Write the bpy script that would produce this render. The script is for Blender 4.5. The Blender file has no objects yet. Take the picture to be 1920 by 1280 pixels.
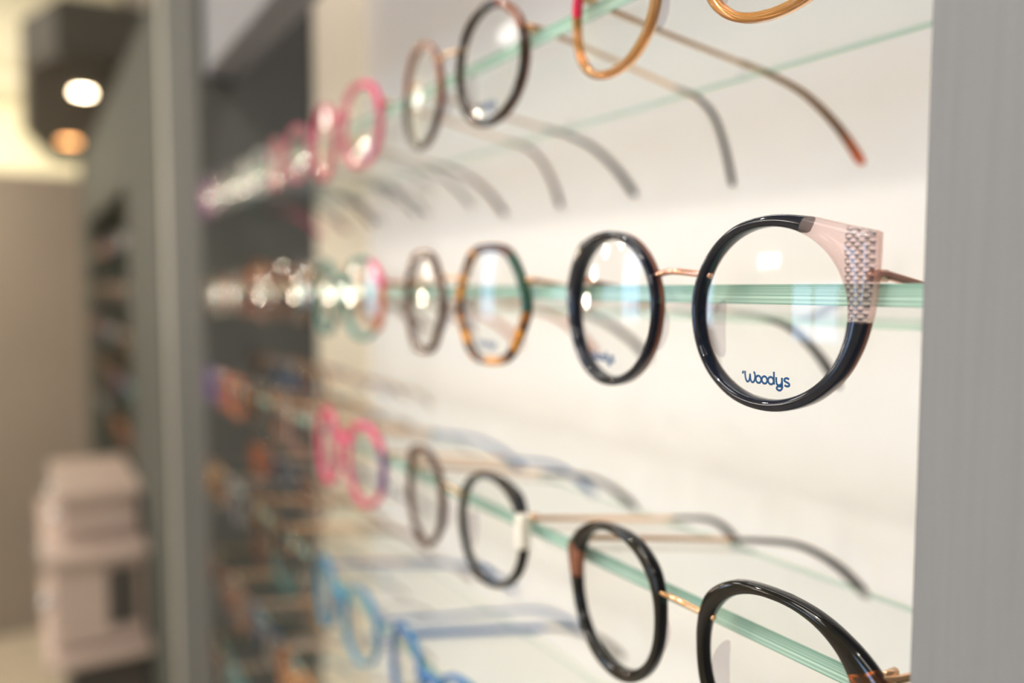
import bpy, bmesh, math, random
from mathutils import Vector, Matrix
random.seed(7)
Z0 = 1.35            # camera height above the floor
scn = bpy.context.scene
COL = scn.collection
scn.view_settings.view_transform = 'Standard'
scn.view_settings.exposure = -0.95
for lk in ('Medium High Contrast', 'Standard - Medium High Contrast'):
    try:
        scn.view_settings.look = lk; break
    except Exception as ex: print("LOOK", ex)

# ------------------------------------------------------------------ materials
def new_mat(name):
    m = bpy.data.materials.new(name); m.use_nodes = True
    nt = m.node_tree
    return m, nt, nt.nodes["Principled BSDF"]

def plain(name, col, rough=0.5, metal=0.0, coat=0.0, emit=None, es=0.0, noise=0.0, nscale=(30,30,30), bump=0.0, spec=0.5):
    m, nt, b = new_mat(name)
    b.inputs["Base Color"].default_value = (*col, 1)
    b.inputs["Roughness"].default_value = rough
    b.inputs["Metallic"].default_value = metal
    b.inputs["Coat Weight"].default_value = coat
    b.inputs["Coat Roughness"].default_value = 0.03
    b.inputs["Specular IOR Level"].default_value = spec
    if emit:
        b.inputs["Emission Color"].default_value = (*emit, 1)
        b.inputs["Emission Strength"].default_value = es
    tc = nt.nodes.new("ShaderNodeTexCoord"); mp = nt.nodes.new("ShaderNodeMapping")
    mp.inputs["Scale"].default_value = nscale
    nz = nt.nodes.new("ShaderNodeTexNoise"); nz.inputs["Scale"].default_value = 1.0; nz.inputs["Detail"].default_value = 5
    nt.links.new(tc.outputs["Object"], mp.inputs["Vector"]); nt.links.new(mp.outputs[0], nz.inputs["Vector"])
    rp = nt.nodes.new("ShaderNodeValToRGB")
    k = noise
    rp.color_ramp.elements[0].position = 0.3; rp.color_ramp.elements[1].position = 0.7
    rp.color_ramp.elements[0].color = (*[c*(1-k) for c in col], 1)
    rp.color_ramp.elements[1].color = (*[min(1, c*(1+k)) for c in col], 1)
    nt.links.new(nz.outputs[0], rp.inputs[0]); nt.links.new(rp.outputs[0], b.inputs["Base Color"])
    if bump:
        bp = nt.nodes.new("ShaderNodeBump"); bp.inputs["Strength"].default_value = bump; bp.inputs["Distance"].default_value = 0.0005
        nt.links.new(nz.outputs[0], bp.inputs["Height"]); nt.links.new(bp.outputs[0], b.inputs["Normal"])
    return m

def clear(name, tint, ior=1.45, rough=0.0):
    """thin clear sheet: transparent body plus a fresnel reflection that is the same from both sides"""
    m = bpy.data.materials.new(name); m.use_nodes = True; nt = m.node_tree
    nt.nodes.remove(nt.nodes["Principled BSDF"]); out = nt.nodes["Material Output"]
    t = nt.nodes.new("ShaderNodeBsdfTransparent"); t.inputs[0].default_value = (*tint, 1)
    g = nt.nodes.new("ShaderNodeBsdfGlossy"); g.inputs["Roughness"].default_value = rough
    f = nt.nodes.new("ShaderNodeFresnel")
    ge = nt.nodes.new("ShaderNodeNewGeometry"); mr = nt.nodes.new("ShaderNodeMapRange")
    mr.inputs[3].default_value = ior; mr.inputs[4].default_value = 1/ior
    nt.links.new(ge.outputs["Backfacing"], mr.inputs[0]); nt.links.new(mr.outputs[0], f.inputs[0])
    mx = nt.nodes.new("ShaderNodeMixShader")
    nt.links.new(f.outputs[0], mx.inputs[0]); nt.links.new(t.outputs[0], mx.inputs[1]); nt.links.new(g.outputs[0], mx.inputs[2])
    nt.links.new(mx.outputs[0], out.inputs[0])
    return m

def crystal(name, col, alpha=0.6):
    """translucent coloured acetate"""
    m = bpy.data.materials.new(name); m.use_nodes = True; nt = m.node_tree
    b = nt.nodes["Principled BSDF"]; out = nt.nodes["Material Output"]
    b.inputs["Base Color"].default_value = (*col, 1); b.inputs["Roughness"].default_value = 0.06
    b.inputs["Coat Weight"].default_value = 0.6
    t = nt.nodes.new("ShaderNodeBsdfTransparent"); t.inputs[0].default_value = (*[min(1, c*0.5+0.5) for c in col], 1)
    nz = nt.nodes.new("ShaderNodeTexNoise"); nz.inputs["Scale"].default_value = 60
    tc = nt.nodes.new("ShaderNodeTexCoord"); nt.links.new(tc.outputs["Object"], nz.inputs["Vector"])
    mr = nt.nodes.new("ShaderNodeMapRange"); mr.inputs[3].default_value = max(0, alpha-0.12); mr.inputs[4].default_value = min(1, alpha+0.12)
    nt.links.new(nz.outputs[0], mr.inputs[0])
    mx = nt.nodes.new("ShaderNodeMixShader")
    nt.links.new(mr.outputs[0], mx.inputs[0]); nt.links.new(t.outputs[0], mx.inputs[1]); nt.links.new(b.outputs[0], mx.inputs[2])
    nt.links.new(mx.outputs[0], out.inputs[0])
    return m

def tortoise(name, c1, c2, c3, scale=90):
    m, nt, b = new_mat(name)
    tc = nt.nodes.new("ShaderNodeTexCoord"); nz = nt.nodes.new("ShaderNodeTexNoise")
    nz.inputs["Scale"].default_value = scale; nz.inputs["Detail"].default_value = 2; nz.inputs["Distortion"].default_value = 0.8
    rp = nt.nodes.new("ShaderNodeValToRGB"); e = rp.color_ramp.elements
    e[0].position = 0.42; e[0].color = (*c1, 1); e[1].position = 0.62; e[1].color = (*c3, 1)
    x = e.new(0.52); x.color = (*c2, 1)
    nt.links.new(tc.outputs["Object"], nz.inputs["Vector"]); nt.links.new(nz.outputs[0], rp.inputs[0])
    nt.links.new(rp.outputs[0], b.inputs["Base Color"])
    b.inputs["Roughness"].default_value = 0.08; b.inputs["Coat Weight"].default_value = 0.6; b.inputs["Coat Roughness"].default_value = 0.03
    return m

def amber_tip():
    """dark olive-amber sleeve that turns red-orange at its end"""
    m, nt, b = new_mat("amber_gradient_acetate")
    tc = nt.nodes.new("ShaderNodeTexCoord"); sp = nt.nodes.new("ShaderNodeSeparateXYZ")
    rp = nt.nodes.new("ShaderNodeValToRGB"); mr = nt.nodes.new("ShaderNodeMapRange")
    mr.inputs[1].default_value = 0.08; mr.inputs[2].default_value = 0.165
    e = rp.color_ramp.elements
    e[0].position = 0.0; e[0].color = (0.42, 0.25, 0.08, 1); e[1].position = 0.90; e[1].color = (0.95, 0.16, 0.01, 1)
    x = e.new(0.75); x.color = (0.22, 0.085, 0.015, 1)
    nt.links.new(tc.outputs["Object"], sp.inputs[0]); nt.links.new(sp.outputs[0], mr.inputs[0]); nt.links.new(mr.outputs[0], rp.inputs[0])
    nt.links.new(rp.outputs[0], b.inputs["Base Color"]); b.inputs["Roughness"].default_value = 0.08
    return m

def lace_mat():
    """clear rosy acetate; its outer band carries rows of little black scallops"""
    m = bpy.data.materials.new("lace_acetate"); m.use_nodes = True; nt = m.node_tree
    b = nt.nodes["Principled BSDF"]; out = nt.nodes["Material Output"]
    b.inputs["Roughness"].default_value = 0.08; b.inputs["Coat Weight"].default_value = 0.8
    tc = nt.nodes.new("ShaderNodeTexCoord"); mp = nt.nodes.new("ShaderNodeMapping")
    mp.inputs["Scale"].default_value = (0, 470, 980)
    # rows of small scallops: every second row is offset by half a cell
    nt.links.new(tc.outputs["Object"], mp.inputs[0])
    s2 = nt.nodes.new("ShaderNodeSeparateXYZ"); nt.links.new(mp.outputs[0], s2.inputs[0])
    def mth(op, a, b_=None, v1=None, v2=None):
        n_ = nt.nodes.new("ShaderNodeMath"); n_.operation = op
        if a is not None: nt.links.new(a, n_.inputs[0])
        elif v1 is not None: n_.inputs[0].default_value = v1
        if b_ is not None: nt.links.new(b_, n_.inputs[1])
        elif v2 is not None: n_.inputs[1].default_value = v2
        return n_.outputs[0]
    row = mth('FLOOR', s2.outputs[2])
    off = mth('MULTIPLY', row, v2=0.5)
    yy = mth('ADD', s2.outputs[1], off)
    fy = mth('SUBTRACT', mth('FRACT', yy), v2=0.5)
    fz = mth('SUBTRACT', mth('FRACT', s2.outputs[2]), v2=0.2)
    r2 = mth('ADD', mth('MULTIPLY', fy, fy), mth('MULTIPLY', fz, fz))
    rr = mth('SQRT', r2)
    cp = nt.nodes.new("ShaderNodeMath"); cp.operation = 'COMPARE'; cp.inputs[1].default_value = 0.44; cp.inputs[2].default_value = 0.13
    nt.links.new(rr, cp.inputs[0])
    sp = nt.nodes.new("ShaderNodeSeparateXYZ"); nt.links.new(tc.outputs["Object"], sp.inputs[0])
    lt = nt.nodes.new("ShaderNodeMath"); lt.operation = 'LESS_THAN'; lt.inputs[1].default_value = -0.0565
    nt.links.new(sp.outputs[1], lt.inputs[0])
    mu = nt.nodes.new("ShaderNodeMath"); mu.operation = 'MULTIPLY'
    nt.links.new(lt.outputs[0], mu.inputs[0]); nt.links.new(cp.outputs[0], mu.inputs[1])
    cm = nt.nodes.new("ShaderNodeMixRGB"); cm.inputs[1].default_value = (0.74, 0.66, 0.68, 1); cm.inputs[2].default_value = (0.02, 0.023, 0.06, 1)
    nt.links.new(mu.outputs[0], cm.inputs[0]); nt.links.new(cm.outputs[0], b.inputs["Base Color"])
    t = nt.nodes.new("ShaderNodeBsdfTransparent"); t.inputs[0].default_value = (0.97, 0.90, 0.90, 1)
    fr = nt.nodes.new("ShaderNodeMapRange"); fr.inputs[3].default_value = 0.20; fr.inputs[4].default_value = 0.9
    nt.links.new(mu.outputs[0], fr.inputs[0])
    mx = nt.nodes.new("ShaderNodeMixShader")
    nt.links.new(fr.outputs[0], mx.inputs[0]); nt.links.new(t.outputs[0], mx.inputs[1]); nt.links.new(b.outputs[0], mx.inputs[2])
    nt.links.new(mx.outputs[0], out.inputs[0])
    return m

def edge_mat():
    m, nt, b = new_mat("green_glass_edge")
    tc = nt.nodes.new("ShaderNodeTexCoord"); mp = nt.nodes.new("ShaderNodeMapping")
    mp.inputs["Scale"].default_value = (900, 2, 1300)
    nz = nt.nodes.new("ShaderNodeTexNoise"); nz.inputs["Scale"].default_value = 1; nz.inputs["Detail"].default_value = 3
    rp = nt.nodes.new("ShaderNodeValToRGB"); e = rp.color_ramp.elements
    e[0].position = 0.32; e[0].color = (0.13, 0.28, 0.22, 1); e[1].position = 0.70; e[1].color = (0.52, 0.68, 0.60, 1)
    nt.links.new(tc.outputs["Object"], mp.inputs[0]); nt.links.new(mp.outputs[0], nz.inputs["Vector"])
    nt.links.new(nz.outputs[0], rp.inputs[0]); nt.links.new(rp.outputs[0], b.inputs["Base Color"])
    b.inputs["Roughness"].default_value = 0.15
    nt.links.new(rp.outputs[0], b.inputs["Emission Color"]); b.inputs["Emission Strength"].default_value = 0.27  # emission stands in for light piped through the glass to its edge
    return m

M = {}
R_ = 0.06
M['black'] = plain("black_acetate", (0.005, 0.005, 0.007), R_, coat=0.3)
M['navy'] = plain("navy_acetate", (0.004, 0.008, 0.026), R_, coat=0.5)
M['brownblack'] = plain("dark_brown_acetate", (0.020, 0.010, 0.008), R_, coat=0.3)
M['rosewood'] = plain("rosewood_acetate", (0.24, 0.095, 0.06), R_, coat=0.3, noise=0.25, nscale=(90,)*3)
M['brown'] = plain("brown_acetate", (0.085, 0.034, 0.02), R_, coat=0.3, noise=0.35, nscale=(120,)*3)
M['green'] = plain("dark_green_acetate", (0.012, 0.07, 0.04), R_, coat=0.3)
M['tort'] = tortoise("tortoise_acetate", (0.02, 0.008, 0.004), (0.26, 0.09, 0.01), (0.74, 0.31, 0.02), 130)
M['tort2'] = tortoise("amber_tortoise_acetate", (0.04, 0.012, 0.004), (0.55, 0.13, 0.01), (0.85, 0.38, 0.05), 140)
M['amber'] = amber_tip()
M['pink'] = plain("pink_acetate", (0.75, 0.03, 0.18), R_, coat=0.4)
M['red'] = plain("red_pink_acetate", (0.75, 0.02, 0.10), R_, coat=0.4)
M['pinkc'] = crystal("pink_crystal", (0.76, 0.14, 0.26), 0.65)
M['blushc'] = crystal("blush_crystal", (0.85, 0.64, 0.60), 0.28)
M['tealc'] = crystal("teal_crystal", (0.08, 0.34, 0.32), 0.65)
M['goldc'] = crystal("honey_crystal", (0.58, 0.33, 0.12), 0.5)
M['greyc'] = crystal("smoke_crystal", (0.30, 0.30, 0.33), 0.6)
M['whitec'] = crystal("milky_crystal", (0.8, 0.8, 0.8), 0.6)
M['orange'] = plain("orange_acetate", (0.60, 0.16, 0.05), R_, coat=0.4)
M['blue'] = plain("blue_acetate", (0.008, 0.14, 0.42), R_, coat=0.4)
M['lblue'] = crystal("light_blue_crystal", (0.05, 0.36, 0.58), 0.7)
M['purple'] = plain("purple_acetate", (0.14, 0.03, 0.20), R_, coat=0.4)
M['gold'] = plain("gold_metal", (0.90, 0.60, 0.38), 0.12, metal=1)
M['rose'] = plain("rose_gold_metal", (0.86, 0.54, 0.44), 0.13, metal=1)
M['steel'] = plain("silver_metal", (0.65, 0.65, 0.66), 0.12, metal=1)
M['lace'] = lace_mat()
M['lens'] = clear("demo_lens", (0.968, 0.975, 0.975), 1.58, 0.02)
M['pad'] = clear("nose_pad_clear", (0.90, 0.885, 0.905), 1.45, 0.05)
M['ink'] = plain("navy_ink", (0.015, 0.09, 0.24), 0.5)
M['tag'] = plain("white_tag", (0.85, 0.80, 0.74), 0.5)
M['shelf'] = clear("shelf_glass", (0.955, 0.985, 0.97), 1.45)
M['edge'] = edge_mat()
M['bedge'] = clear("shelf_glass_rear_edge", (0.66, 0.82, 0.74), 1.3)
M['white'] = plain("white_back_panel", (0.74, 0.705, 0.675), 0.55, emit=(1, 0.93, 0.875), es=0.36, noise=0.015, nscale=(4, 4, 4))  # slight emission put in to keep the panel evenly bright
M['beige'] = plain("cream_side_panel", (0.74, 0.66, 0.53), 0.6, emit=(1, 0.88, 0.70), es=0.18, noise=0.02)  # warm emission put in to brighten the lining
M['grey'] = plain("grey_lacquered_wood", (0.26, 0.262, 0.28), 0.6, noise=0.035, nscale=(500, 500, 12), bump=0.15, spec=0.15)
M['dgrey'] = plain("dark_grey_laminate", (0.12, 0.12, 0.115), 0.7, noise=0.05, nscale=(20, 20, 3), spec=0.1)
M['mgrey'] = plain("olive_grey_laminate", (0.115, 0.116, 0.103), 0.7, noise=0.05, nscale=(20, 20, 3), spec=0.1)
M['cgrey'] = plain("canopy_grey_laminate", (0.13, 0.122, 0.11), 0.7, noise=0.05, nscale=(10, 10, 10), spec=0.2)
M['hgrey'] = plain("header_grey_laminate", (0.24, 0.236, 0.255), 0.6, noise=0.04, spec=0.2)
M['trim'] = plain("light_metal_trim", (0.42, 0.395, 0.355), 0.5, noise=0.03)
M['taupe'] = plain("taupe_paint", (0.33, 0.285, 0.245), 0.7, noise=0.04, nscale=(3, 3, 3))
M['cream'] = plain("cream_paint", (0.90, 0.83, 0.62), 0.8, noise=0.02, nscale=(3, 3, 3))
M['ceil'] = plain("ceiling_paint", (0.88, 0.82, 0.66), 0.8, noise=0.02)
M['floor'] = plain("pale_floor", (0.70, 0.62, 0.50), 0.35, noise=0.08, nscale=(2, 12, 2))
M['blushw'] = plain("blush_white_lacquer", (0.60, 0.485, 0.435), 0.4, noise=0.02)
M['drk'] = plain("charcoal_laminate", (0.10, 0.09, 0.085), 0.5, noise=0.05)
M['lamp'] = plain("lamp_glow", (1, 1, 1), 0.5, emit=(1, 0.80, 0.55), es=45)
M['lampw'] = plain("warm_lamp_glow", (1, 0.8, 0.6), 0.5, emit=(1, 0.48, 0.18), es=12)
M['panel'] = plain("ceiling_panel_glow", (1, 1, 1), 0.5, emit=(1, 0.95, 0.89), es=14)
M['glintbox'] = plain("glint_box_glow", (1, 1, 1), 0.5, emit=(1, 0.95, 0.88), es=60)
M['sky'] = plain("window_daylight", (0.7, 0.8, 1), 0.5, emit=(0.42, 0.66, 1.0), es=11.0)
M['brass'] = plain("brushed_brass_shade", (0.6, 0.45, 0.25), 0.35, metal=1)

# ------------------------------------------------------------------ helpers
def mesh_obj(name, verts, faces, mats, fmat=None, smooth=True, parent=None, recalc=True):
    me = bpy.data.meshes.new(name)
    me.from_pydata([tuple(v) for v in verts], [], faces)
    for m in mats: me.materials.append(m)
    if fmat:
        for p, i in zip(me.polygons, fmat): p.material_index = i
    if smooth:
        for p in me.polygons: p.use_smooth = True
    if recalc:
        bm = bmesh.new(); bm.from_mesh(me); bmesh.ops.recalc_face_normals(bm, faces=bm.faces); bm.to_mesh(me); bm.free()
    ob = bpy.data.objects.new(name, me); COL.objects.link(ob)
    if parent: ob.parent = parent
    return ob

def box(name, x0, x1, y0, y1, z0, z1, mat, parent=None, bevel=0.0):
    """z relative to the camera height; object origin at bottom centre"""
    cx, cy, cz = (x0+x1)/2, (y0+y1)/2, z0
    bm = bmesh.new(); bmesh.ops.create_cube(bm, size=1)
    for v in bm.verts:
        v.co = Vector((v.co.x*(x1-x0), v.co.y*(y1-y0), (v.co.z+0.5)*(z1-z0)))
    if bevel:
        bmesh.ops.bevel(bm, geom=bm.edges[:], offset=bevel, segments=2, affect='EDGES', profile=0.5)
    me = bpy.data.meshes.new(name); bm.to_mesh(me); bm.free(); me.materials.append(mat)
    ob = bpy.data.objects.new(name, me); COL.objects.link(ob)
    w = Vector((cx, cy, cz+Z0))
    if parent:
        ob.parent = parent; ob.location = w-parent.location
    else: ob.location = w
    return ob

def empty(name, loc, label=None, cat=None, group=None):
    e = bpy.data.objects.new(name, None); e.empty_display_size = 0.02; COL.objects.link(e); e.location = loc
    if label: e["label"] = label
    if cat: e["category"] = cat
    if group: e["group"] = group
    return e

def tag(o, label, cat, group=None):
    o["label"] = label; o["category"] = cat
    if group: o["group"] = group
    return o

def catmull(pts, n=10, closed=False):
    P = [Vector(p) for p in pts]; N = len(P); out = []
    segs = N if closed else N-1
    for i in range(segs):
        p1 = P[i]; p2 = P[(i+1) % N]
        p0 = P[(i-1) % N] if (closed or i > 0) else P[0]
        p3 = P[(i+2) % N] if (closed or i+2 < N) else P[-1]
        for k in range(n):
            t = k/n
            out.append(0.5*((2*p1)+(-p0+p2)*t+(2*p0-5*p1+4*p2-p3)*t*t+(-p0+3*p1-3*p2+p3)*t**3))
    if not closed: out.append(P[-1])
    return out

def sweep(name, path, sizes, mat, parent=None, k=10, pw=2.6, up=Vector((0, 0, 1))):
    """superellipse sweep; sizes = list of (half_side, half_up) per point"""
    verts = []; faces = []; n = len(path)
    for i, p in enumerate(path):
        t = (path[min(i+1, n-1)]-path[max(i-1, 0)]).normalized()
        s = t.cross(up)
        if s.length < 1e-4: s = t.cross(Vector((1, 0, 0)))
        s.normalize(); u = s.cross(t).normalized()
        hs, hu = sizes[i]
        for j in range(k):
            a = 2*math.pi*j/k; c, d = math.cos(a), math.sin(a)
            c = math.copysign(abs(c)**(2/pw), c); d = math.copysign(abs(d)**(2/pw), d)
            verts.append(p+s*c*hs+u*d*hu)
    for i in range(n-1):
        for j in range(k):
            faces.append((i*k+j, i*k+(j+1) % k, (i+1)*k+(j+1) % k, (i+1)*k+j))
    faces.append(tuple(range(k))); faces.append(tuple(range((n-1)*k, n*k)))
    return mesh_obj(name, verts, faces, [mat], parent=parent)

def tsizes(n, s0, s1):
    return [(s0[0]+(s1[0]-s0[0])*i/(n-1), s0[1]+(s1[1]-s0[1])*i/(n-1)) for i in range(n)]

# ------------------------------------------------------------------ eyeglasses
def poly_r(ctrl, n, sc=1.0):
    """radius as function of angle from closed control polygon given in mm"""
    pts = catmull([(x, z, 0) for x, z in ctrl], 14, True)
    ap = sorted([(math.atan2(p.y, p.x) % (2*math.pi), p.length) for p in pts])
    out = []
    for i in range(n):
        th = 2*math.pi*i/n
        lo = max([a for a in ap if a[0] <= th], default=(ap[-1][0]-2*math.pi, ap[-1][1]), key=lambda a: a[0])
        hi = min([a for a in ap if a[0] > th], default=(ap[0][0]+2*math.pi, ap[0][1]), key=lambda a: a[0])
        f = (th-lo[0])/max(1e-9, hi[0]-lo[0]); out.append(sc*(lo[1]*(1-f)+hi[1]*f)/1000)
    return out

def superr(n, a, b, p, skew=0.0):
    out = []
    for i in range(n):
        th = 2*math.pi*i/n; c, s = math.cos(th), math.sin(th)
        r = 1/((abs(c)/a)**p+(abs(s)/b)**p)**(1/p)
        r *= 1+skew*s*(0.5+0.5*abs(c))
        out.append(r/1000)
    return out

def hexr(n, R=24.5, rot=0.0, soft=7):
    out = []
    for i in range(n):
        th = 2*math.pi*i/n; acc = 0
        for k in range(6):
            d = math.cos(th-(math.radians(60*k+30)+rot))
            if d > 0: acc += d**(soft*2)
        out.append(R/1000/acc**(1/(soft*2)))
    return out

CAT_OUT = [(-25.6, 0), (-24.2, 9), (-19, 17.5), (-11, 23.6), (-1, 26.1), (9, 25.6), (18, 23.4), (24.5, 21.6), (29.2, 20.5), (29.6, 20.2), (29.6, 19.2), (29.5, 13),
           (29.1, 6), (28.0, -1), (25.6, -9), (21.2, -16.5), (13.3, -23.1), (3, -26.2), (-8, -24.9), (-17, -19.4), (-23, -11)]
PCAT_OUT = [(-24.8, 2), (-24, 11), (-20.5, 18), (-12, 23.2), (0, 24.3), (12, 22.5), (22, 17.5), (29, 11.0), (30.2, 8.6), (28.6, 3), (26, -5),
            (21.5, -14), (13, -22), (2, -25.3), (-9, -24), (-18, -18), (-23.2, -9)]
PCORN_OUT = [(-24.6, 0), (-23.5, 9), (-19, 17), (-10, 23.3), (0, 25), (10, 24.4), (18.5, 21.5), (22.3, 18.5), (24.6, 12), (25.4, 4), (24.6, -6),
             (20.5, -15.5), (12, -22.5), (1, -25.2), (-9, -23.8), (-17.5, -18), (-22.8, -9.5)]

def shapes(kind, n):
    if kind == 'cat': return poly_r(CAT_OUT, n), superr(n, 23.3, 23.1, 2.05)
    if kind == 'pcat': return poly_r(PCAT_OUT, n, 1.06), superr(n, 23.5, 22.9, 2.15, 0.02)
    if kind == 'pcorn': return poly_r(PCORN_OUT, n), superr(n, 21.9, 22.2, 2.1, 0.0)
    if kind == 'round': return superr(n, 25.7, 25.7, 2.05), superr(n, 22.3, 22.3, 2.05)
    if kind == 'hex': return hexr(n, 26.1, 0.0, 3.6), hexr(n, 22.3, 0.0, 3.6)
    if kind == 'square': return superr(n, 26, 22.0, 2.8, 0.05), superr(n, 23.2, 19.2, 2.8, 0.05)
    if kind == 'panto': return superr(n, 25.4, 24.6, 2.3, 0.05), superr(n, 22.2, 21.4, 2.3, 0.05)

PROF = [(0, .25), (.12, .07), (.4, -.03), (.7, 0), (.93, .1), (1, .28), (1, .5), (1, .8), (.9, .97), (.5, 1.0), (.1, .97), (0, .8), (0, .55)]
WR = 0.40
def wrap(y): return y*y/(2*WR)
SLOPE = 0.165     # shelves tilt gently down towards the back panel; the temples follow

GROUP1 = "eyeglasses displayed on the glass shelves"
LOGO = [
 [(0.02, 1.0), (0.0, 1.18), (0.12, 1.36)],
 [(0.38, 1.4), (0.36, 1.0), (0.45, 0.4), (0.68, 0.06), (0.95, 0.2), (1.1, 0.7), (1.15, 1.05), (1.16, 0.7), (1.25, 0.25), (1.5, 0.04), (1.78, 0.25), (1.92, 0.8), (1.85, 1.25), (1.7, 1.38)],
 'o2.42', 'o3.32', 'o4.24',
 [(4.70, 1.65), (4.70, 1.0), (4.70, 0.05)],
 [(5.02, 1.0), (5.02, 0.5), (5.12, 0.12), (5.42, 0.03), (5.75, 0.3), (5.82, 1.0)],
 [(5.82, 1.0), (5.82, 0.2), (5.80, -0.30), (5.5, -0.6), (5.15, -0.52), (5.05, -0.32), (5.25, -0.12), (5.7, -0.1)],
 [(6.78, 0.88), (6.5, 1.0), (6.2, 0.9), (6.16, 0.66), (6.45, 0.5), (6.75, 0.35), (6.78, 0.1), (6.5, 0.0), (6.15, 0.1)],
]

def build_glasses(Yc, Zc, kind, front, back, temple, tip, label, X=0.1665, cx=0.0335, n=96, T=0.0036,
                  sectors=None, metal_bridge='gold', zt=0.0098, bend=0.106, tipdx=0.060, tipdz=-0.033,
                  splay=0.0, logo=None, group=GROUP1, tagged=False, thick_temple=False, pads=True, scale=1.0, tiny=False, thin=1.0, near_tip=None):
    root = empty("eyeglasses", (X, Yc, Zc+Z0), label, "eyeglasses", group)
    root.scale = (scale,)*3
    ro, ri = shapes(kind, n)
    if thin != 1.0: ro = [a+(b-a)*thin for a, b in zip(ri, ro)]
    k = len(PROF)
    mats = [M[front], M[back]]; sec = sectors or []
    for s_ in sec: mats.append(M[s_[2]])
    mats.append(M['blushc'])
    ro_full = ro
    for side in (-1, 1):
        ro = [min(q, 0.0298) for q in ro_full] if (kind == 'cat' and side == 1) else ro_full
        verts = []; faces = []; fm = []
        for i in range(n):
            th = 2*math.pi*i/n
            for f, d in PROF:
                r = ri[i]+(ro[i]-ri[i])*f
                y = side*(cx+r*math.cos(th)); verts.append((wrap(y)+T*d, y, r*math.sin(th)))
        for i in range(n):
            i2 = (i+1) % n; deg = 360*(i+0.5)/n
            for j in range(k):
                j2 = (j+1) % k
                faces.append((i*k+j, i*k+j2, i2*k+j2, i2*k+j))
                mi = 1 if 6 <= j <= 10 else 0
                for si, s_ in enumerate(sec):
                    a0, a1 = s_[0], s_[1]
                    if (a0 <= deg < a1) or (a0 <= deg-360 < a1):
                        if len(s_) < 4 or s_[3] == side:
                            mi = 2+si
                            if s_[2] == 'lace' and j >= 5: mi = 2+len(sec)
                fm.append(mi)
        mesh_obj("rim", verts, faces, mats, fm, parent=root)
        rings = 6 if not tiny else 2
        def lpos(out, z):
            rr = math.hypot(out, z)/0.023
            y = side*(cx+out)
            return (wrap(y)+T*0.45-0.0010*(1-rr*rr), y, z)
        verts = [lpos(0, 0)]; faces = []
        for q in range(1, rings+1):
            for i in range(n):
                th = 2*math.pi*i/n; r = (ri[i]+0.0003)*q/rings
                verts.append(lpos(r*math.cos(th), r*math.sin(th)))
        for i in range(n):
            i2 = (i+1) % n
            faces.append((0, 1+i, 1+i2))
            for q in range(rings-1):
                a = 1+q*n; b = 1+(q+1)*n
                faces.append((a+i, b+i, b+i2, a+i2))
        lens = mesh_obj("lens", verts, faces, [M['lens']], parent=root)
        if logo and (side in logo):
            u = 0.00216; sx = logo[side][0]; sz = logo[side][1]
            allv = []; allf = []
            for st_ in LOGO:
                if isinstance(st_, str):
                    c0 = float(st_[1:]); pp = [Vector((c0+0.40*math.cos(a*math.pi/9), 0.5+0.46*math.sin(a*math.pi/9), 0)) for a in range(19)]
                else: pp = catmull([(x, y, 0) for x, y in st_], 6)
                path = []
                for p in pp:
                    yl = sx-p.x*u; zl = sz+p.y*u
                    q = lpos(side*yl-cx, zl); path.append(Vector((q[0]-0.00012, yl, zl)))
                nn = len(path); kk = 6; base = len(allv)
                for i2_, p in enumerate(path):
                    t = (path[min(i2_+1, nn-1)]-path[max(i2_-1, 0)]).normalized()
                    s = t.cross(Vector((1, 0, 0))).normalized()
                    for j in range(kk):
                        a = 2*math.pi*j/kk
                        allv.append(p+s*math.cos(a)*0.00030+Vector((1, 0, 0))*math.sin(a)*0.00006)
                for i2_ in range(nn-1):
                    for j in range(kk):
                        allf.append((base+i2_*kk+j, base+i2_*kk+(j+1) % kk, base+(i2_+1)*kk+(j+1) % kk, base+(i2_+1)*kk+j))
            mesh_obj("lens_print", allv, allf, [M['ink']], parent=lens)
        # temple
        y0 = cx+ro[int(n*0.06)]*math.cos(2*math.pi*0.06)-0.0012
        y0 = max(y0, cx+0.0225)
        b0 = wrap(y0)+T*0.6
        hw, hh = (0.0013, 0.0022) if thick_temple else (0.0008, 0.0012)
        spl = splay*side
        tdx, tdz = (near_tip if (near_tip and side == -1) else (tipdx, tipdz))
        def zz(b): return zt-SLOPE*max(0, b-0.012)
        be = bend
        ctrl = [(b0-0.001, side*(y0-0.001), zt), (b0+0.003, side*(y0+0.0012), zt), (b0+0.009, side*(y0+0.0012), zz(b0+0.009)),
                (0.05, side*(y0)+spl*0.4, zz(0.05)), (be-0.014, side*(y0-0.003)+spl, zz(be-0.014)), (be, side*(y0-0.004)+spl, zz(be))]
        path = [Vector(c) for c in ctrl] if tiny else catmull(ctrl, 6)
        tp = sweep("temple", path, tsizes(len(path), (hw, hh), (hw, hh*0.9)), M[temple], parent=root)
        zb_ = zz(be)
        ctrl2 = [(be-0.018, side*(y0-0.003)+spl, zz(be-0.018)), (be-0.002, side*(y0-0.0038)+spl, zz(be-0.002)), (be+tdx*0.36, side*(y0-0.005)+spl, zb_+tdz*0.17),
                 (be+tdx*0.72, side*(y0-0.007)+spl, zb_+tdz*0.54), (be+tdx, side*(y0-0.009)+spl, zb_+tdz)]
        path = [Vector(c) for c in ctrl2] if tiny else catmull(ctrl2, 7)
        m_ = len(path)
        sz_ = [(0.0011+0.0002*(i/(m_-1)), (0.0010+0.0019*(i/(m_-1))**1.8)*(1 if i < m_-2 else (0.8 if i == m_-2 else 0.4))) for i in range(m_)]
        sweep("temple_tip", path, sz_, M[tip], parent=tp)
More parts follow.
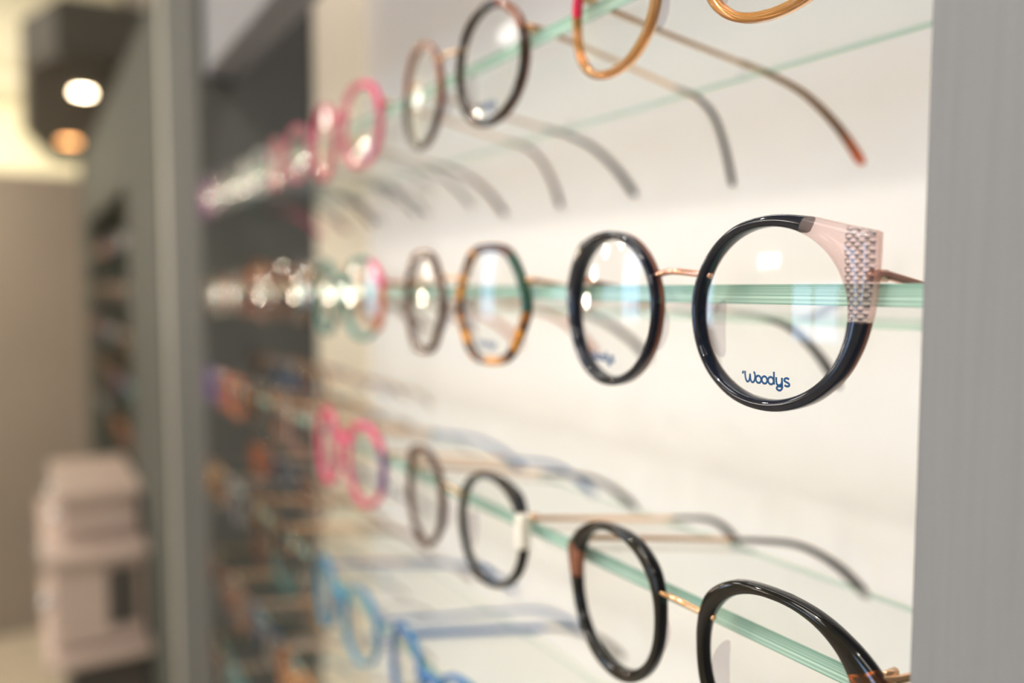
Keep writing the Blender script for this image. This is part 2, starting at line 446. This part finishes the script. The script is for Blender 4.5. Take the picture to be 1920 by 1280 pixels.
        if not tiny:
            sweep("hinge", [Vector((b0+0.0005, side*(y0-0.001), zt)), Vector((b0+0.0065, side*(y0-0.001), zt))], [(0.0011, 0.0016)]*2, M[metal_bridge or 'steel'], parent=root)
        if pads and not tiny:
            vs = []; fs = []; U_, V_ = 12, 10
            c = Vector((wrap(cx-0.021)+T+0.0022, side*(cx-0.0222), -0.005))
            for iu in range(V_+1):
                ph = math.pi*iu/V_
                for jv in range(U_):
                    al_ = 2*math.pi*jv/U_
                    lx, ly, lz = 0.0030*math.sin(ph)*math.cos(al_), 0.0009*math.sin(ph)*math.sin(al_), 0.0085*math.cos(ph)
                    ly += 0.0026*(lz/0.0085)**2+0.25*lx
                    vs.append(c+Vector((lx, side*ly, lz)))
            for iu in range(V_):
                for jv in range(U_):
                    fs.append((iu*U_+jv, iu*U_+(jv+1) % U_, (iu+1)*U_+(jv+1) % U_, (iu+1)*U_+jv))
            mesh_obj("nose_pad", vs, fs, [M['pad']], parent=root)
    zb = 0.0105; yi = cx-ri[int(n*(0.5-0.075))]*math.cos(0.075*2*math.pi)-0.0006
    if metal_bridge:
        ctrl = [(wrap(yi)+T*0.6, -yi-0.001, zb), (wrap(yi)+T*0.25, -yi*0.55, zb+0.0008), (0.0005, 0, zb+0.0014), (wrap(yi)+T*0.25, yi*0.55, zb+0.0008), (wrap(yi)+T*0.6, yi+0.001, zb)]
        path = catmull(ctrl, 5)
        sweep("bridge", path, [(0.0010, 0.0010)]*len(path), M[metal_bridge], parent=root, up=Vector((1, 0, 0)), k=10, pw=2.0)
    else:
        ctrl = [(T*0.5, -yi-0.002, zb-0.002), (T*0.45, -yi*0.5, zb+0.0005), (T*0.4, 0, zb+0.0015), (T*0.45, yi*0.5, zb+0.0005), (T*0.5, yi+0.002, zb-0.002)]
        path = catmull(ctrl, 5)
        sweep("bridge", path, [(0.0022, T*0.5)]*len(path), M[front], parent=root, up=Vector((1, 0, 0)), pw=2.4)
    if tagged:
        t = box("price_tag", -0.002, 0.003, -0.0028, 0.0028, -0.007, 0.007, M['tag'], bevel=0.0008)
        t.parent = root; t.location = (0.0035, -(cx+0.0262), -0.001)
    return root

ZR = {1: 0.094, 2: -0.0067, 3: -0.1048, 4: -0.2078, 5: -0.31, 6: -0.41}
SHELF_TOP = {1: 0.1022, 2: 0.0012, 3: -0.0970, 4: -0.2006, 5: -0.3028, 6: -0.4028}
P1, P2, P3 = 0.1805, 0.330, 0.481

# --- middle shelf
build_glasses(P1, ZR[2], 'cat', 'navy', 'rosewood', 'rose', 'navy', "round black cat-eye glasses with lace-patterned clear corners and rose gold bridge",
              sectors=[(-4, 64, 'lace', -1)], metal_bridge='rose', n=200,
              logo={-1: (-0.0262, -0.0190), 1: (0.0455, -0.0182)}, T=0.0052, tipdx=0.045)
build_glasses(P2, ZR[2], 'hex', 'tort', 'brown', 'gold', 'brownblack', "hexagonal tortoise glasses with green outer edge and gold bridge",
              sectors=[(-5, 50, 'green', -1), (50, 115, 'brown'), (0, 360, 'brown', 1)], n=120, logo={-1: (-0.0245, -0.0182)}, near_tip=(0.018, -0.030))
build_glasses(P3, ZR[2], 'panto', 'tealc', 'tealc', 'orange', 'orange', "translucent teal glasses with pink and orange outer corner",
              sectors=[(15, 60, 'pink', -1), (-45, 15, 'orange', -1)], n=64, metal_bridge=None, pads=False)
# --- upper shelf
build_glasses(P1, ZR[1], 'panto', 'goldc', 'gold', 'gold', 'amber', "honey gold crystal glasses with red pink upper corners",
              sectors=[(5, 80, 'red', 1)], n=120, metal_bridge='gold', tipdx=0.056, tipdz=-0.033, bend=0.102, thin=0.85)
build_glasses(P2, ZR[1], 'round', 'brownblack', 'rosewood', 'gold', 'black', "round black and rosewood glasses with thin metal temples",
              sectors=[(20, 75, 'rosewood', -1), (10, 200, 'rosewood', 1)], n=120, logo={-1: (-0.0245, -0.0182)}, near_tip=(0.028, -0.038), tipdx=0.046)
build_glasses(P3, ZR[1], 'panto', 'pinkc', 'pinkc', 'gold', 'brown', "translucent pink glasses with magenta corners",
              sectors=[(10, 80, 'pink')], n=64, metal_bridge=None, pads=False, near_tip=(0.030, -0.036), tipdx=0.045)
# --- lower shelf
build_glasses(0.1765, -0.1068, 'pcat', 'black', 'black', 'gold', 'brownblack', "black flat-top glasses with tortoise corners and gold bridge",
              sectors=[(-8, 27, 'tort2', -1), (0, 25, 'rosewood', 1)], n=160, T=0.0044, metal_bridge='gold', tipdx=0.070, tipdz=-0.038, cx=0.0342, zt=0.0118)
build_glasses(P2, ZR[3], 'pcorn', 'black', 'brownblack', 'gold', 'brownblack', "black round glasses with a white tag at the hinge",
              n=120, logo={-1: (-0.0245, -0.0182)}, tagged=True, sectors=[(0, 360, 'brown', 1)], near_tip=(0.035, -0.02), tipdx=0.05, tipdz=-0.028)
build_glasses(P3, ZR[3], 'round', 'pink', 'pinkc', 'gold', 'blue', "bright pink glasses with purple outer edge",
              sectors=[(-60, 30, 'purple', -1), (150, 330, 'pinkc', -1)], n=64, metal_bridge=None, pads=False)
# --- fourth shelf, blue pairs
build_glasses(0.355, ZR[4], 'panto', 'blue', 'lblue', 'blue', 'black', "deep blue glasses with blue temples on a glass shelf", n=72, metal_bridge=None, thick_temple=True, thin=0.8)
build_glasses(0.492, ZR[4], 'round', 'lblue', 'blue', 'blue', 'blue', "light blue round glasses with blue temples", n=72, metal_bridge=None, thin=0.6)

# --- farther pairs of the same bay
far = {1: [('panto', 'pinkc', 'greyc', 'steel'), ('square', 'whitec', 'greyc', 'steel'), ('round', 'greyc', 'black', 'steel'), ('panto', 'purple', 'pinkc', 'steel')],
       2: [('panto', 'brown', 'tort', 'gold'), ('round', 'rosewood', 'black', 'gold'), ('square', 'black', 'orange', 'gold'), ('round', 'brown', 'tealc', 'gold')],
       3: [('square', 'rosewood', 'whitec', 'gold'), ('round', 'black', 'tort', 'gold'), ('panto', 'orange', 'brown', 'gold'), ('square', 'purple', 'blue', 'steel')],
       4: [('round', 'black', 'brown', 'gold'), ('square', 'black', 'tort', 'gold'), ('panto', 'greyc', 'brown', 'gold'), ('round', 'tort', 'brown', 'steel')],
       5: [('panto', 'tort2', 'brown', 'gold'), ('square', 'black', 'blue', 'steel'), ('round', 'rosewood', 'brown', 'gold'), ('panto', 'brown', 'black', 'gold')],
       6: [('round', 'black', 'blue', 'steel'), ('panto', 'brown', 'tort', 'gold'), ('round', 'tealc', 'lblue', 'steel'), ('square', 'brown', 'black', 'gold')]}
words = {'pinkc': "translucent pink", 'greyc': "smoky crystal", 'whitec': "milky crystal", 'purple': "purple", 'orange': "orange", 'rosewood': "rosewood", 'brown': "brown",
         'pink': "bright pink", 'tort': "tortoise", 'tort2': "amber tortoise", 'tealc': "translucent teal", 'black': "black", 'blue': "blue"}
FY = [0.600, 0.705, 0.808, 0.896]
templates = []
tmap = {}
for r, lst in far.items():
    for ci, (Yc, (kd, a, b, m_)) in enumerate(zip(FY, lst)):
        lab = "%s %s glasses" % (words[a], {'panto': 'soft square', 'round': 'round', 'square': 'rectangular'}[kd])
        g = build_glasses(Yc, ZR[r]+0.001, kd, a, b, m_, b, lab+" resting on a glass shelf",
                          n=40, metal_bridge=m_, pads=False, cx=0.0335, thin=0.95, scale=0.84, zt=0.0112, tiny=False)
        templates.append(g); tmap[(r, ci)] = (g, lab)

def copy_tree(o, loc, group, label, scale=None):
    c = o.copy(); COL.objects.link(c); c.location = loc; c["group"] = group; c["label"] = label
    if scale: c.scale = (scale,)*3
    for ch in list(o.children):
        cc = ch.copy(); COL.objects.link(cc); cc.parent = c
        for g in list(ch.children):
            gg = g.copy(); COL.objects.link(gg); gg.parent = cc
    return c
# smaller frames standing on the shelves behind the first rank
pick = {1: [(1, 1), (1, 2), (6, 2)], 2: [(4, 2), (2, 2), (5, 0)], 3: [(2, 0), (5, 1), (3, 1)], 4: [(2, 1), (6, 0), (3, 2)], 5: [(4, 3), (6, 2), (5, 2)], 6: [(4, 1), (3, 0), (5, 3)]}
for r, lst in pick.items():
    for Yc, key in zip(FY[1:], lst):
        src, lab = tmap[key]; s = 0.66
        kd = far[key[0]][key[1]][0]; low = {'round': 0.0258, 'panto': 0.0246, 'square': 0.0222}[kd]*s
        X = 0.214
        zc = SHELF_TOP[r]-SLOPE*(X-0.178)+low+0.0008
        copy_tree(src, (X, Yc-0.001, zc+Z0), GROUP1, "small "+lab+" standing on a glass shelf", s)

# ------------------------------------------------------------------ display bay
YA, YB = 0.105, 0.95
XF, XS0, XS1, XW = 0.171, 0.178, 0.260, 0.367
F0 = -Z0
H = 1.25
def shelf(y0, y1, zt, group):
    """clear sheet tilted slightly towards the back: clear top, polished green edges"""
    t = 0.0056; d = XS1-XS0; dz = -SLOPE*d*1.0
    y = (y1-y0)/2; tb = t*0.4
    v = [(-d/2, -y, 0), (d/2, -y, dz), (d/2, y, dz), (-d/2, y, 0), (-d/2, -y, -t), (d/2, -y, dz-tb), (d/2, y, dz-tb), (-d/2, y, -t)]
    f = [(0, 1, 2, 3), (0, 4, 5, 1), (1, 5, 6, 2), (2, 6, 7, 3), (3, 7, 4, 0)]
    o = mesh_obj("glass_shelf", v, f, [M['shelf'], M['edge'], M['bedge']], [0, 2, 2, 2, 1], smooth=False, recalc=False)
    o.location = ((XS0+XS1)/2, (y0+y1)/2, zt+Z0)
    return tag(o, "clear glass shelf with green polished edge", "shelf", group)
bay = empty("display_cabinet", (0.27, 0.5, 0), "tall grey display cabinet with bright white back panel", "display cabinet")
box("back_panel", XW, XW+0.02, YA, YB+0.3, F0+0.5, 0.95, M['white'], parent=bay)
box("side_panel", XF, XW+0.02, -0.30, YA-0.0003, F0, H-0.02, M['grey'], parent=bay, bevel=0.0012)
box("side_panel", XF, XW, YB, 1.19, F0, H-0.02, M['dgrey'], parent=bay, bevel=0.0015)
box("side_lining", 0.302, XW, YB-0.006, YB, F0+0.5, 0.95, M['beige'], parent=bay)
box("header", XF+0.008, XF+0.042, YA, YB, 0.236, H-0.02, M['hgrey'], parent=bay)
box("base_cabinet", XF+0.004, XW, YA, YB, F0, F0+0.5, M['grey'], parent=bay, bevel=0.002)
box("cover_trim", XF-0.001, XF+0.03, 1.19, 1.225, F0, H-0.02, M['trim'], parent=bay, bevel=0.002)
for r, zt in SHELF_TOP.items():
    shelf(YA+0.0002, YB-0.0005, zt, "glass shelves in the bright display bay")

bay2 = empty("display_cabinet", (0.27, 2.0, 0), "lower olive grey display cabinet holding rows of glasses", "display cabinet")
box("side_panel", XF, XW, 1.262, 1.70, F0, 0.42, M['mgrey'], parent=bay2, bevel=0.002)
box("side_panel", XF, XW, 2.8, 3.1, F0, 0.42, M['mgrey'], parent=bay2, bevel=0.002)
box("back_panel", XW, XW+0.02, 1.262, 3.1, F0, 0.42, M['mgrey'], parent=bay2)
box("header", XF, XW, 1.70, 2.8, 0.20, 0.42, M['mgrey'], parent=bay2, bevel=0.002)
for r in (1, 2, 3, 4, 5):
    shelf(1.701, 2.799, SHELF_TOP[r], "glass shelves in the olive grey cabinet")
ti = 0
for r in (1, 2, 3, 4, 5):
    for Yc in (1.78, 1.93, 2.09, 2.25, 2.44, 2.63):
        t = templates[(ti*5+r) % len(templates)]; ti += 1
        copy_tree(t, (t.location.x, Yc, ZR[r]+0.001+Z0), "eyeglasses in the olive grey cabinet", t["label"])

# drawer chest in front of second bay
ch = empty("drawer_chest", (0.1, 1.75, 0), "blush white drawer chest with round knobs on dark base", "drawer chest")
def drawer(z0, z1, y0, y1, x0=0.022):
    d = box("drawer", x0, 0.165, y0, y1, z0, z1, M['blushw'], parent=ch, bevel=0.004)
    for yy in (y0+0.05, y1-0.05):
        bm = bmesh.new(); bmesh.ops.create_uvsphere(bm, u_segments=16, v_segments=10, radius=0.014)
        for v in bm.verts: v.co.x *= 0.8
        me = bpy.data.meshes.new("knob"); bm.to_mesh(me); bm.free(); me.materials.append(M['steel'])
        for p in me.polygons: p.use_smooth = True
        k = bpy.data.objects.new("knob", me); COL.objects.link(k); k.parent = d
        k.location = (-(0.165-x0)/2-0.008, yy-(y0+y1)/2, (z1-z0)/2)
box("top_board", 0.030, 0.17, 1.57, 1.90, -0.373, -0.358, M['blushw'], parent=ch, bevel=0.003)
drawer(-0.445, -0.375, 1.59, 1.89, 0.04)
box("top_board", 0.008, 0.17, 1.50, 1.97, -0.466, -0.448, M['blushw'], parent=ch, bevel=0.003)
drawer(-0.615, -0.470, 1.52, 1.95)
box("side_inset", 0.105, 0.150, 1.515, 1.524, -0.585, -0.485, M['drk'], parent=ch)
box("top_board", 0.008, 0.17, 1.48, 1.97, -0.635, -0.618, M['blushw'], parent=ch, bevel=0.003)
box("base", 0.045, 0.168, 1.52, 1.95, F0, -0.637, M['drk'], parent=ch, bevel=0.003)

# canopy with downlights
can = empty("canopy", (0.2, 3.3, 0.6+Z0), "dark grey ceiling canopy with chamfered corners and downlights", "canopy")
pl = [(0.45, 2.35), (0.09, 2.37), (0.015, 2.60), (0.015, 3.7), (0.13, 4.4), (0.45, 4.4)]
N = len(pl)
def ring(sc, z): return [((x-0.45)*sc+0.45-0.2, (y-3.4)*(1-(1-sc)*0.4)+3.4-3.3, z) for x, y in pl]
vs = ring(0.97, 0)+ring(1, 0.02)+ring(1, 0.13)+ring(0.95, 0.15)
fs = [tuple(range(N)), tuple(range(3*N, 4*N))]
for q in range(3): fs += [(q*N+i, q*N+(i+1) % N, (q+1)*N+(i+1) % N, (q+1)*N+i) for i in range(N)]
mesh_obj("canopy_body", vs, fs, [M['cgrey']], smooth=False, parent=can)
def disc(name, x, y, z, r, mat, parent, h=0.006):
    bm = bmesh.new(); bmesh.ops.create_cone(bm, cap_ends=True, segments=28, radius1=r, radius2=r*0.92, depth=h)
    me = bpy.data.meshes.new(name); bm.to_mesh(me); bm.free(); me.materials.append(mat)
    o = bpy.data.objects.new(name, me); COL.objects.link(o)
    o.parent = parent; o.location = Vector((x, y, z+Z0))-parent.location; return o
disc("downlight", 0.172, 2.80, 0.597, 0.026, M['lamp'], can)
disc("downlight", 0.175, 3.75, 0.597, 0.036, M['lampw'], can)
for yy in (2.8, 4.0):
    box("hanging_rod", 0.29, 0.305, yy, yy+0.015, 0.74, H-0.001, M['drk'], parent=can)

# ------------------------------------------------------------------ room
def st(o): o["kind"] = "structure"; return o
st(box("floor", -3.6, 0.6, -2.2, 6.7, F0-0.05, F0, M['floor']))
st(box("ceiling", -3.6, 0.6, -2.2, 6.7, H, H+0.05, M['ceil']))
st(box("wall_right", 0.40, 0.6, -2.2, 6.5, F0, H, M['taupe']))
st(box("wall_left", -3.6, -3.5, -2.2, 6.5, F0, H, M['cream']))
st(box("wall_back", -3.5, 0.40, 6.5, 6.7, F0, H, M['cream']))
st(box("wall_front", -3.5, 0.40, -2.2, -2.1, F0, H, M['cream']))
tag(box("partition_wall", -2.2, 0.398, 3.6, 3.68, F0, 0.44, M['taupe']), "taupe grey half-height partition panel", "partition")
wi = 1
for (yc, hw_, z0_, z1_) in ((-1.0, 0.5, -0.35, 0.6), (1.35, 0.42, -0.42, 0.22), (4.8, 0.6, -0.35, 0.8)):
    w = st(box("window_%d" % wi, -3.499, -3.48, yc-hw_, yc+hw_, z0_, z1_, M['sky'])); wi += 1
    for dy in (-hw_, -0.01, hw_-0.02):
        f = box("window_frame", -3.48, -3.45, yc+dy, yc+dy+0.03, z0_, z1_, M['grey']); f.parent = w; f.location = f.location-w.location
for (px, py) in ((-0.9, 0.3), (-0.9, 2.3), (-2.3, 0.3), (-2.3, 2.3), (-1.0, 5.2), (-0.9, -1.2)):
    o = box("ceiling_light", px-0.3, px+0.3, py-0.3, py+0.3, H-0.02, H-0.001, M['panel'])
    tag(o, "square luminous ceiling panel", "ceiling light", "ceiling light panels")
tag(box("glint_box", -3.499, -3.47, 2.1, 2.6, 0.46, 0.58, M['glintbox']), "added glowing box, out of view, reflected in the near lens", "added light box")  # glowing box added for the bright reflection in the near lens

# ------------------------------------------------------------------ lights
def area(name, loc, rot, sx, sy, power, col):
    l = bpy.data.lights.new(name, 'AREA'); l.shape = 'RECTANGLE'; l.size = sx; l.size_y = sy; l.energy = power; l.color = col
    o = bpy.data.objects.new(name, l); COL.objects.link(o); o.location = loc; o.rotation_euler = rot; return o
area("recess_light", (0.332, 0.52, Z0+0.62), (0, 0, 0), 0.05, 0.8, 2.6, (1, 0.95, 0.91))
area("back_wall_fill", (-0.6, 5.6, Z0+1.2), (math.radians(35), 0, 0), 1.6, 0.3, 30, (1, 0.94, 0.80))  # unseen area light added to brighten the back wall
area("ceiling_fill", (-1.1, 4.9, Z0+0.3), (math.radians(180), 0, 0), 1.4, 0.5, 32, (1, 0.93, 0.76))  # unseen area light added to lift the far ceiling
def spot(name, loc, target, power, col, r=0.03, ang=70):
    l = bpy.data.lights.new(name, 'SPOT'); l.energy = power; l.color = col; l.shadow_soft_size = r; l.spot_size = math.radians(ang); l.spot_blend = 0.6
    o = bpy.data.objects.new(name, l); COL.objects.link(o); o.location = loc
    d = Vector(target)-Vector(loc); o.rotation_euler = d.to_track_quat('-Z', 'Y').to_euler(); return o
spot("glint_spot", (-0.75, 0.1, Z0+1.15), (0.2, 0.45, Z0), 24, (1, 0.92, 0.83), 0.02)  # unseen small spots, added for sharp highlights on the frames
spot("glint_spot", (-0.75, 1.2, Z0+1.15), (0.2, 0.6, Z0), 34, (1, 0.92, 0.83), 0.02)
spot("glint_spot", (-0.5, -0.8, Z0+1.1), (0.2, 0.3, Z0-0.05), 14, (1, 0.94, 0.86), 0.02)

# pendants added out of view so their bulbs twinkle in the lenses
def pendant(x, y, z, power):
    p = empty("glint_pendant", (x, y, Z0+z), "added brass pendant with a warm bulb, unseen, for lens glints", "added pendant", "added pendants for lens glints")
    seg = 20
    prof = [(0.012, 0.10), (0.03, 0.095), (0.055, 0.07), (0.062, 0.045), (0.059, 0.045), (0.05, 0.068), (0.028, 0.088), (0.010, 0.093)]
    vs = [(r_*math.cos(2*math.pi*i/seg), r_*math.sin(2*math.pi*i/seg), h_) for r_, h_ in prof for i in range(seg)]
    fs = [(a*seg+i, a*seg+(i+1) % seg, (a+1)*seg+(i+1) % seg, (a+1)*seg+i) for a in range(len(prof)-1) for i in range(seg)]
    mesh_obj("lamp_shade", vs, fs, [M['brass']], parent=p)
    sweep("cord", [Vector((0, 0, 0.095)), Vector((0, 0, H-z))], [(0.003, 0.003)]*2, M['drk'], parent=p, up=Vector((1, 0, 0)))
    l = bpy.data.lights.new("glint_bulb", 'POINT'); l.energy = power; l.color = (1, 0.86, 0.68); l.shadow_soft_size = 0.018
    o = bpy.data.objects.new("glint_bulb", l); COL.objects.link(o); o.parent = p; o.location = (0, 0, 0.0)
for (x, y, z) in ((-0.40, 3.2, 0.34), (-0.80, 2.9, 0.18), (-1.25, 3.2, 0.42), (-0.42, 2.3, -0.02), (-1.05, 2.1, 0.36), (-1.9, 2.9, 0.25)):
    pendant(x, y, z, 7)

w = bpy.data.worlds.new("World"); scn.world = w; w.use_nodes = True
w.node_tree.nodes["Background"].inputs[0].default_value = (0.9, 0.92, 1, 1); w.node_tree.nodes["Background"].inputs[1].default_value = 0.3

# ------------------------------------------------------------------ camera
cam = bpy.data.cameras.new("camera"); co = bpy.data.objects.new("camera", cam); COL.objects.link(co)
cam.lens = 28; cam.sensor_width = 36; cam.clip_start = 0.01; cam.clip_end = 50
al, pi_ = math.radians(31.4), math.radians(3.8)
F = Vector((math.sin(al)*math.cos(pi_), math.cos(al)*math.cos(pi_), -math.sin(pi_)))
co.location = (0, 0, Z0); co.rotation_euler = F.to_track_quat('-Z', 'Y').to_euler()
cam.dof.use_dof = True; cam.dof.focus_distance = 0.212; cam.dof.aperture_fstop = 3.7
scn.camera = co
